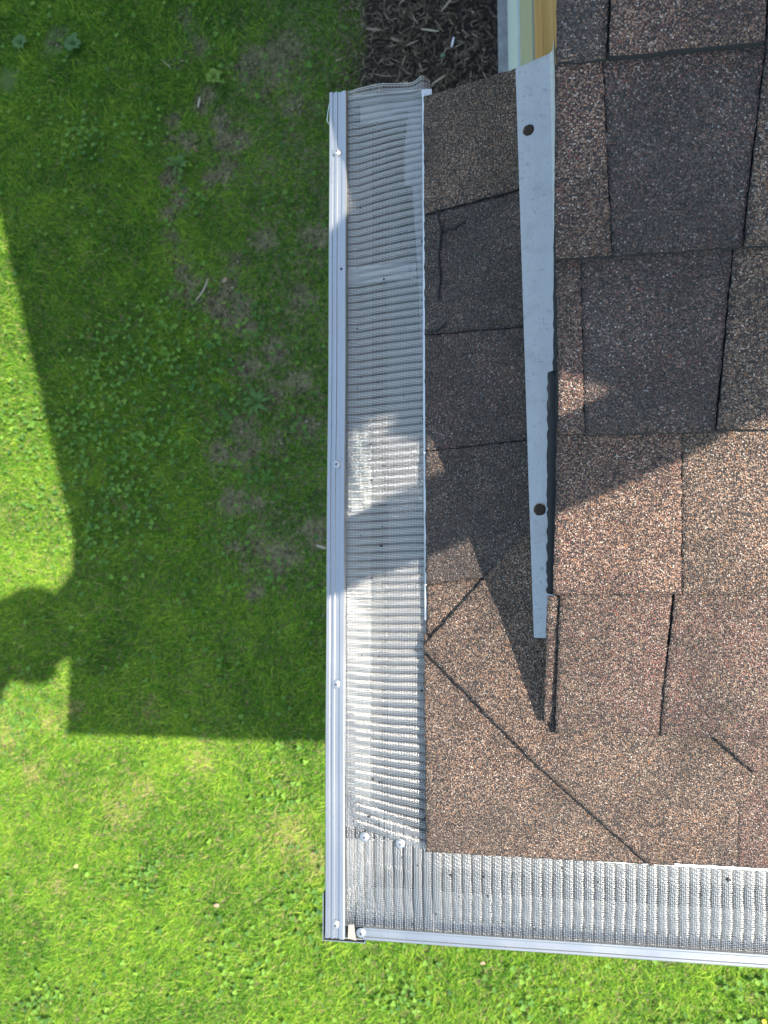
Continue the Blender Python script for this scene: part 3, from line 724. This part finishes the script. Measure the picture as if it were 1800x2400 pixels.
# clover and small broadleaf weeds spread through the lawn
M_clov = mat('clover leaves', .75, 0, (.06, .15, .03))
at_ = node(M_clov, 'ShaderNodeAttribute', attribute_name='tint')
gr = ramp(M_clov, [(0, (.025, .085, .012)), (.5, (.075, .180, .018)), (1, (.16, .29, .028))])
link(M_clov, at_.outputs['Fac'], gr.inputs[0]); link(M_clov, gr.outputs[0], bsdf(M_clov).inputs['Base Color'])
tr = node(M_clov, 'ShaderNodeBsdfTranslucent'); ms = node(M_clov, 'ShaderNodeMixShader', i_0=.25)
link(M_clov, gr.outputs[0], tr.inputs[0]); link(M_clov, bsdf(M_clov).outputs[0], ms.inputs[1]); link(M_clov, tr.outputs[0], ms.inputs[2]); link(M_clov, ms.outputs[0], M_clov.node_tree.nodes['Material Output'].inputs[0])
def leaf_polys(x, y, z, r, az, tilt, asp=1.0, seg=6):
    """small rounded leaves, slightly cupped"""
    n = len(x); a = np.linspace(0, 6.2832, seg, endpoint=False)
    lx = np.cos(a)[None] * r[:, None] + r[:, None]; ly = np.sin(a)[None] * r[:, None] * np.broadcast_to(asp, (n,))[:, None]
    c, s = np.cos(az)[:, None], np.sin(az)[:, None]
    X = x[:, None] + lx * c - ly * s; Y = y[:, None] + lx * s + ly * c
    Z = z[:, None] + lx * np.tan(tilt)[:, None] + .25 * ly ** 2 / r[:, None]
    Vc = np.stack([x + r * np.cos(az), y + r * np.sin(az), z + r * np.tan(tilt) - .0008], -1)
    V = np.concatenate([np.stack([X, Y, Z], -1), Vc[:, None]], 1).reshape(-1, 3)
    b = (np.arange(n) * (seg + 1))[:, None]; i = np.arange(seg)
    Fc = np.stack([b + i, b + (i + 1) % seg, np.broadcast_to(b + seg, (n, seg))], -1).reshape(-1, 3)
    return V, Fc
CLO = [tuple(ag(a, b)[:2]) + (r, ) for a, b, r in ((400, 760, .16), (490, 790, .13), (470, 880, .14), (350, 820, .15), (300, 1000, .22), (400, 1020, .18), (250, 900, .2), (330, 1150, .2), (200, 1050, .2), (540, 930, .1), (250, 1250, .16), (350, 300, .1), (200, 330, .12), (110, 1150, .15), (60, 1000, .15), (740, 2100, .12), (560, 2250, .12), (960, 2330, .12), (1250, 2330, .12), (1750, 2330, .12), (100, 2330, .12), (60, 1680, .12), (660, 1850, .08), (360, 2040, .1), (640, 480, .06), (430, 420, .06), (540, 190, .06), (520, 900, .14), (470, 820, .12), (540, 960, .10), (430, 900, .14), (600, 780, .10), (640, 1110, .09), (560, 1240, .08), (660, 1350, .07), (470, 480, .07), (690, 990, .07))]
def clover():
    x, y = scatter(60000, -3, 1.6, -2.2, 3.6)
    m = blobmask(x, y, CLO); k = (rng.random(len(x)) < .03 + .50 * m * (.4 + fbm(x, y, 14))) & visible(x, y) & ~in_bed(x, y) & ~((x > -.1) & (y > -.05)); x, y = x[k], y[k]
    n = len(x); z = -H + rng.uniform(.018, .055, n); az = rng.uniform(0, 6.28, n); r = rng.uniform(.0038, .0078, n); tn = np.clip(.5 * fbm(x, y, 5) + rng.normal(.32, .22, n), 0, 1)
    parts = [leaf_polys(x, y, z, r, az + k3 * 2.094, rng.uniform(-.25, .45, n)) for k3 in range(3)]
    V, Q = join(parts)
    return V, Q, np.concatenate([np.repeat(tn, 7)] * 3)
V_, F_, T_ = clover()
o = np_mesh('clover', V_, [F_], M_clov); set_tint(o, T_); tag(o, 'clover and small broad leaves spread through the lawn', None, None, 'stuff')

def crumbs():
    x, y = scatter(60000, -2.3, .0, -.4, 3.4); b = blobmask(x, y, BARE); k = (rng.random(len(x)) < b * 1.1 - .15) & ~in_bed(x, y); x, y = x[k], y[k]; n = len(x)
    return blobs(np.stack([x, y, np.full(n, -H + .004) + rng.random(n) * .008], -1), rng.gamma(3, .0012, n) + .0012, .5), n
(V_, F_), n_ = crumbs()
M_crumb = mat('soil crumbs', .95, 0, (.2, .15, .1)); at_ = node(M_crumb, 'ShaderNodeAttribute', attribute_name='tint')
cr = ramp(M_crumb, [(0, (.06, .048, .022)), (.6, (.15, .122, .066)), (1, (.27, .23, .145))]); link(M_crumb, at_.outputs['Fac'], cr.inputs[0]); link(M_crumb, cr.outputs[0], bsdf(M_crumb).inputs['Base Color'])
o = np_mesh('soil_crumbs', V_, [F_], M_crumb); set_tint(o, np.repeat(rng.random(n_) ** 1.4, 6)); tag(o, 'loose soil crumbs and bits on the bare patches of the lawn', None, None, 'stuff')

# weeds one can tell apart
def rosette(px, py, rad, nl, wd, tone, label, name='weed', pointy=True):
    rad *= .85; c = ag(px, py); t = thing(name, label, 'weed', c, 'broadleaf weeds in the shaded lawn')
    for k in range(nl):
        az = k / nl * 6.283 + random.uniform(-.3, .3); L = rad * random.uniform(.7, 1.1); bm = bmesh.new(); N = 6; prev = None
        for i in range(N + 1):
            s = i / N; ww = wd * (math.sin(math.pi * min(1, s * .9 + .08)) ** .8 if pointy else math.sin(math.pi * min(1, s * .82 + .12)) ** .6) * (1 + (.25 if (pointy and i % 2) else 0))
            if i == N: ww = wd * .1
            h = .018 + .030 * math.sin(s * 2.4); p = Vector((math.cos(az) * L * s, math.sin(az) * L * s, h)) + c
            n2 = Vector((-math.sin(az), math.cos(az), 0)) * ww / 2
            row = [bm.verts.new(p - n2 + Vector((0, 0, .003))), bm.verts.new(p), bm.verts.new(p + n2 + Vector((0, 0, .003)))]
            if prev:
                for j in range(2): bm.faces.new((prev[j], prev[j + 1], row[j + 1], row[j]))
            prev = row
        bm_obj('leaf', bm, tone, t, smooth=True)
def leafm(name, c):
    m = mat(name, .8, 0, c); p = geo_pos(m); link(m, mix(m, noise(m, p, 90, 3), tuple(x * .75 for x in c), tuple(min(1, x * 1.25) for x in c)), bsdf(m).inputs['Base Color']); return m
G1, G2, G3 = leafm('weed green', (.060, .125, .020)), leafm('weed yellow green', (.12, .19, .020)), leafm('weed blue green', (.050, .115, .026))
rosette(425, 395, .085, 11, .014, G1, 'spiky dandelion rosette on the soil left of the upper gutter screw')
rosette(508, 192, .055, 9, .030, G2, 'bright yellow green weed cluster high in the shaded lawn near the mulch', pointy=False)
rosette(605, 945, .095, 12, .016, G1, 'large dandelion rosette on bare soil beside the middle gutter screw')
rosette(58, 112, .050, 7, .034, G3, 'round leaved plantain near the top left corner', pointy=False)
rosette(180, 112, .060, 9, .034, G3, 'larger round leaved plantain right of the corner one', pointy=False)

# small litter one can point at
def chip(px, py, L, W, az, m, name, label, cat, z=.02, h=.006, group=None, curve=0.0):
    c = ag(px, py); bm = bmesh.new(); N = 7; prev = None; first = None
    for i in range(N + 1):
        s = i / N - .5; tp = 1 - .55 * abs(2 * s) ** 2.5; p = Vector((math.cos(az) * L * s - math.sin(az) * curve * (4 * s * s), math.sin(az) * L * s + math.cos(az) * curve * (4 * s * s), z)) + c
        n2 = Vector((-math.sin(az), math.cos(az), 0)) * W / 2 * tp; up = Vector((0, 0, h / 2 * tp))
        row = [bm.verts.new(p - n2), bm.verts.new(p - n2 * .5 + up), bm.verts.new(p + n2 * .5 + up * .9), bm.verts.new(p + n2), bm.verts.new(p + n2 * .4 - up), bm.verts.new(p - n2 * .4 - up)]
        if prev:
            for j in range(6): bm.faces.new((prev[j], prev[(j + 1) % 6], row[(j + 1) % 6], row[j]))
        else: first = row
        prev = row
    bm.faces.new(first[::-1]); bm.faces.new(prev)
    return tag(bm_obj(name, bm, m), label, cat, group)
M_twig = leafm('pale twig', (.36, .30, .22)); M_brown = leafm('dead leaf', (.20, .11, .06)); M_tanl = leafm('tan leaf', (.28, .19, .12)); M_plast = mat('white plastic', .4, 0, (.75, .74, .78))
chip(482, 685, .125, .010, 1.05, M_twig, 'twig', 'pale curved twig on the soil left of the gutter', 'twig', .03, .008, curve=.008)
chip(530, 660, .030, .020, .9, M_tanl, 'dead_leaf', 'small tan dead leaf beside the pale twig', 'leaf', .02, .004)
chip(470, 245, .055, .012, 1.4, M_twig, 'wood_chip', 'pale upright wood splinter on the soil high in the lawn', 'wood chip', .02)
chip(462, 355, .050, .010, -.9, M_brown, 'wood_chip', 'reddish brown splinter left of the upper gutter', 'wood chip', .02)
chip(400, 165, .080, .003, -.8, M_twig, 'grass_stalk', 'long dry stalk lying above the upper dandelion', 'stalk', .05, .003)
chip(516, 2113, .026, .016, .1, M_tanl, 'dead_leaf', 'tan leaf alone on the sunlit lawn below the shadow', 'leaf', .045, .004)
chip(190, 2022, .022, .018, .4, leafm('pale yellow leaf', (.28, .30, .09)), 'fallen_leaf', 'pale yellow leaf on the sunlit lawn left of the bright green one', 'leaf', .045, .004)
chip(215, 2041, .020, .016, 1.2, leafm('bright green leaf', (.14, .34, .03)), 'fallen_leaf', 'bright green leaf on the sunlit lawn', 'leaf', .045, .004)
chip(755, 1282, .050, .012, -.3, M_twig, 'wood_chip', 'pale chip near the gutter beside the lower bare patch', 'wood chip', .02)
chip(1132, 2246, .020, .012, .2, M_tanl, 'dead_leaf', 'pinkish dead leaf on the lawn below the front gutter', 'leaf', .045, .004)
fc = ag(1781, 2377); fl_ = thing('dandelion_flower', 'single yellow flower at the bottom right of the lawn', 'flower', fc)
bm = bmesh.new()
for k in range(14):
    a = k / 14 * 6.283; d_ = Vector((math.cos(a), math.sin(a), 0)); n2 = Vector((-d_.y, d_.x, 0)) * .003
    vv = [bm.verts.new(fc + Vector((0, 0, .05)) + q_) for q_ in (-n2 * .5, n2 * .5, d_ * .008 + n2 * .7 + Vector((0, 0, .004)), d_ * .008 - n2 + Vector((0, 0, .004)))]
    bm.faces.new(vv)
bm_obj('petals', bm, mat('yellow petals', .5, 0, (.65, .45, .02)), fl_)
bm = bmesh.new(); bmesh.ops.create_cone(bm, segments=6, radius1=.0015, radius2=.0012, depth=.05, cap_ends=True)
for v in bm.verts: v.co += fc + Vector((0, 0, .025))
bm_obj('stem', bm, G1, fl_)

# ---------------- mulch bed
M_bed = mat('mulch soil', .95, 0, (.03, .02, .015)); p_ = geo_pos(M_bed)
br = ramp(M_bed, [(.3, (.012, .008, .006)), (.6, (.035, .022, .016)), (.85, (.07, .048, .036))]); link(M_bed, noise(M_bed, p_, 70, 6, .7), br.inputs[0]); link(M_bed, br.outputs[0], bsdf(M_bed).inputs['Base Color'])
bump(M_bed, noise(M_bed, p_, 60, 6, .75), 1, .012)
bm = bmesh.new(); NXb, NYb = 24, 90; vg = []
for j in range(NYb + 1):
    y = BEDY + (5.9 - BEDY) * j / NYb
    rowv = []
    for i in range(NXb + 1):
        x = BEDX0 + (BEDX1 + .02 - BEDX0) * i / NXb
        if i == 0: x += .16 * (float(fbm(0, y, 7)) - .5)
        rowv.append(bm.verts.new((x, y, -H + .004 + (.016 * float(fbm(x, y, 12)) + .012 if 0 < i else 0))))
    vg.append(rowv)
for j in range(NYb):
    for i in range(NXb): bm.faces.new((vg[j][i], vg[j][i + 1], vg[j + 1][i + 1], vg[j + 1][i]))
o = bm_obj('mulch_bed', bm, M_bed, smooth=True); tag(o, 'dark bark mulch bed along the house wall', None, None, 'structure')
M_chip = mat('bark chips', .9, 0, (.08, .05, .03)); at_ = node(M_chip, 'ShaderNodeAttribute', attribute_name='tint')
cr = ramp(M_chip, [(0, (.025, .016, .010)), (.35, (.085, .055, .034)), (.65, (.19, .13, .085)), (.88, (.32, .24, .165)), (1, (.44, .35, .25))]); link(M_chip, at_.outputs['Fac'], cr.inputs[0]); link(M_chip, cr.outputs[0], bsdf(M_chip).inputs['Base Color'])
def chips(n):
    x = rng.uniform(BEDX0 - .12, BEDX1, n); x = np.where((x < BEDX0) & (rng.random(n) < .6), x + .3, x); y = rng.uniform(BEDY, 3.9, n); z = -H + .028 + rng.uniform(-.006, .022, n)
    L = rng.gamma(4, .0085, n) + .006; W = rng.uniform(.0022, .008, n); hh = W * .5; az = rng.uniform(0, 6.283, n); ti = rng.normal(0, .22, n); cv = rng.normal(0, .12, n) * L
    d = np.stack([np.cos(az) * np.cos(ti), np.sin(az) * np.cos(ti), np.sin(ti)], -1); s = np.stack([-np.sin(az), np.cos(az), np.zeros(n)], -1); u = np.array([0, 0, 1.0])
    c = np.stack([x, y, z], -1); P = []
    for t, k in ((-.5, .45), (0, 1.0), (.5, .35)):
        m = c + d * (L * t)[:, None] + s * (cv * (1 - 4 * t * t))[:, None]
        P += [m - s * (W / 2 * k)[:, None], m + u * (hh / 2)[:, None], m + s * (W / 2 * k)[:, None], m - u * (hh / 2)[:, None]]
    V = np.stack(P, 1).reshape(-1, 3); b = (np.arange(n) * 12)[:, None]; Q = []
    for r in range(2):
        for j in range(4): Q.append(b + [r * 4 + j, r * 4 + (j + 1) % 4, r * 4 + 4 + (j + 1) % 4, r * 4 + 4 + j])
    Q.append(b + [3, 2, 1, 0]); Q.append(b + [8, 9, 10, 11])
    return V, np.concatenate(Q), np.repeat(np.clip(rng.beta(1.6, 2.6, n) * 1.15, 0, 1), 12)
V_, Q_, T_ = chips(9000)
o = np_mesh('bark_mulch', V_, [Q_], M_chip); set_tint(o, T_); tag(o, 'shredded brown bark mulch beside the foundation', None, None, 'stuff')
chip(1063, 119, .052, .009, 1.35, M_plast, 'plastic_strip', 'small white plastic strip lying on the dark mulch', 'litter', .062, .005)
chip(1040, 150, .024, .018, .2, leafm('fallen green leaf', (.10, .16, .09)), 'fallen_leaf', 'grey green leaf on the mulch below the white strip', 'leaf', .062, .004)
for i, (px, py, L, az, lb) in enumerate(((1052, 28, .10, .85, 'straight pale stick in the mulch near the foundation'), (880, 88, .075, -.2, 'broad pale bark piece at the lawn edge of the mulch'), (1010, 90, .090, -.25, 'long pale stick across the middle of the mulch'), (930, 112, .045, -.5, 'short blond bark piece left in the mulch'), (1030, 205, .075, .55, 'pale stick beside the end of the shingles'), (950, 160, .055, 1.2, 'grey upright bark piece above the mesh end'))):
    chip(px, py, L, .016 if i in (1, 3) else .010, az, M_twig if i % 2 == 0 else leafm('bark piece', (.20, .15, .10)), 'bark_piece', lb, 'bark', .058, .008)

# ================================================================== PERSON holding the phone above the corner
SK, SH, TR = mat('skin', .5, 0, (.45, .27, .19)), mat('grey shirt', .85, 0, (.16, .18, .22)), mat('dark trousers', .85, 0, (.05, .055, .07))
HAIR = mat('brown hair', .7, 0, (.05, .03, .02)); SHOE = mat('shoe', .7, 0, (.04, .04, .04))
def skin_mesh(name, J, E, m, parent, root=0, sub=2):
    me = bpy.data.meshes.new(name); off = origin(parent)
    me.from_pydata([tuple(Vector(p[:3]) - off) for p in J], E, []); me.materials.append(m)
    o = bpy.data.objects.new(name, me); col.objects.link(o); o.parent = parent
    md = o.modifiers.new('skin', 'SKIN'); md.use_smooth_shade = True
    for i, p in enumerate(J):
        r = p[3]; me.skin_vertices[0].data[i].radius = r if isinstance(r, tuple) else (r, r); me.skin_vertices[0].data[i].use_root = (i == root)
    o.modifiers.new('sub', 'SUBSURF').render_levels = sub; o.modifiers['sub'].levels = sub
    return o
def person():
    t = thing('person', 'person kneeling on the roof in grey shirt and a hat added for its shadow, holding out a phone', 'person', (.95, .85, .32))
    J = [(.98, .72, .60, .12), (.93, .70, .76, .15), (.86, .695, .92, .15), (.79, .725, 1.06, .11), (.73, .68, 1.15, .062), (.68, .63, 1.20, .066), (.65, .585, 1.27, .095), (.64, .58, 1.36, .075),
         (.76, .665, 1.07, .052), (.70, .520, .78, .038), (.42, .385, .81, .032), (.33, .35, .835, .038), (.26, .335, .855, .026),
         (.78, .83, 1.10, .075), (.68, .88, .88, .050), (.45, .70, .84, .034), (.34, .55, .85, .038), (.25, .40, .868, .024),
         (.98, .64, .55, .095), (.72, .60, .35, .062), (1.02, .62, .30, .048), (1.12, .63, .31, .038),
         (.99, .82, .56, .095), (.74, .86, .43, .062), (1.05, .86, .41, .048), (1.15, .86, .415, .038),
         (.83, .615, .82, .105), (.93, .80, .80, .12), (.785, .62, .93, .095), (.84, .78, .98, .11)]  # extra torso joints, added to fill out the shadow cast on the roof
    E = [(0, 1), (1, 2), (2, 3), (3, 4), (4, 5), (5, 6), (6, 7), (3, 8), (8, 9), (9, 10), (10, 11), (11, 12), (3, 13), (13, 14), (14, 15), (15, 16), (16, 17), (0, 18), (18, 19), (19, 20), (20, 21), (0, 22), (22, 23), (23, 24), (24, 25), (1, 26), (1, 27), (2, 28), (2, 29), (26, 28), (0, 26)]
    J = [tuple(p) for p in J]; n0 = len(J)
    def hand(wrist, palm, tips, thumb):
        """palm with four unequal bent fingers and a thumb from its side, closing on the phone's edge"""
        p = len(J); J.append((*palm, .021)); E.append((wrist, p))
        for tip, dz in tips:
            a = Vector(palm); b_ = Vector(tip); m1 = a.lerp(b_, .42) + Vector((0, 0, dz)); m2 = a.lerp(b_, .75) + Vector((0, 0, dz * .8)); q = len(J)
            J.extend([(*m1, .0098), (*m2, .0088), (*b_, .0072)]); E.extend([(p, q), (q, q + 1), (q + 1, q + 2)])
        q = len(J); a = Vector(J[wrist][:3]).lerp(Vector(palm), .6); m1 = a.lerp(Vector(thumb), .5) + Vector((0, 0, .008))
        J.extend([(*m1, .0115), (*thumb, .009)]); E.extend([(p, q), (q, q + 1)])
    hand(12, (.205, .290, .858), [((.150, .240, .850), .010), ((.138, .262, .852), .012), ((.137, .284, .853), .012), ((.148, .306, .855), .010)], (.158, .222, .866))
    hand(17, (.195, .355, .868), [((.150, .300, .858), .010), ((.136, .318, .858), .012), ((.130, .336, .860), .012), ((.140, .356, .862), .010)], (.172, .312, .880))
    b = skin_mesh('body', J, E, SK, t)
    def garment(name, idx, m, grow, sub=2):
        idx = list(idx); mp_ = {k: i for i, k in enumerate(idx)}
        skin_mesh(name, [(*J[k][:3], J[k][3] * grow + .006) for k in idx], [(mp_[a], mp_[c]) for a, c in E if a in mp_ and c in mp_], m, t, 0, sub)
    garment('shirt', (0, 1, 2, 3, 4, 8, 9, 10, 13, 14, 15, 26, 27, 28, 29), SH, 1.03)
    garment('trousers', (0, 18, 19, 20, 22, 23, 24), TR, 1.05)
    for k in ((20, 21), (24, 25)): garment('shoe', k, SHOE, 1.02)
    for nm, pts, m in (('nose', [(.552, .580, 1.275, .012), (.538, .578, 1.255, .013)], SK), ('hair', [(.69, .59, 1.30, .085), (.66, .59, 1.37, .085)], HAIR)): skin_mesh(nm, pts, [(0, 1)], m, t)
    for dy in (-.03, .03): disc('eye', (.553, .582 + dy, 1.29), (-1, 0, 0), .010, .005, mat('eye', .2, 0, (.03, .02, .02)), t, 12)
    hm = bmesh.new(); prof = [(.205, 1.335), (.20, 1.340), (.11, 1.352), (.098, 1.37), (.090, 1.43), (.06, 1.45), (0, 1.452)]; rings = []  # hat added out of view, brim widened and dented to shape the ground shadow
    for r, z in prof[:-1]:
        rings.append([hm.verts.new((.645 + math.cos(a / 32 * 6.2832) * r * ((1.25 + .07 * math.sin(3 * a / 32 * 6.2832) + .05 * math.sin(5 * a / 32 * 6.2832) - .28 * math.exp(-((a - 29) / 1.6) ** 2)) if r > .15 else 1) - .02 * (r > .15), .548 + math.sin(a / 32 * 6.2832) * r * (1.17 if r > .15 else 1), z + .012 * math.cos(a / 16 * 6.2832) * (r > .15))) for a in range(32)])
    top = hm.verts.new((.645, .548, 1.452))
    for i in range(len(rings) - 1):
        for a in range(32): hm.faces.new((rings[i][a], rings[i][(a + 1) % 32], rings[i + 1][(a + 1) % 32], rings[i + 1][a]))
    for a in range(32): hm.faces.new((rings[-1][a], rings[-1][(a + 1) % 32], top))
    bm_obj('shadow_hat', hm, mat('shadow hat straw', .85, 0, (.45, .36, .22)), t, smooth=True)
    return t
per = person()
ph = thing('phone', 'black phone held out flat over the roof corner', 'phone', CAM + RM @ Vector((0, 0, .008)))
def phone_box(name, lo, hi, m, bev):
    bm = bmesh.new(); bm_box(bm, lo, hi, bev)
    for v in bm.verts: v.co = CAM + RM @ v.co
    return bm_obj(name, bm, m, ph)
phone_box('phone_body', (-.020, -.118, .006), (.052, .030, .014), mat('phone black', .3, 0, (.02, .02, .022)), .002)
phone_box('screen', (-.018, -.116, .0142), (.050, .028, .0146), mat('screen glass', .08, 0, (.01, .01, .012)), .0001)
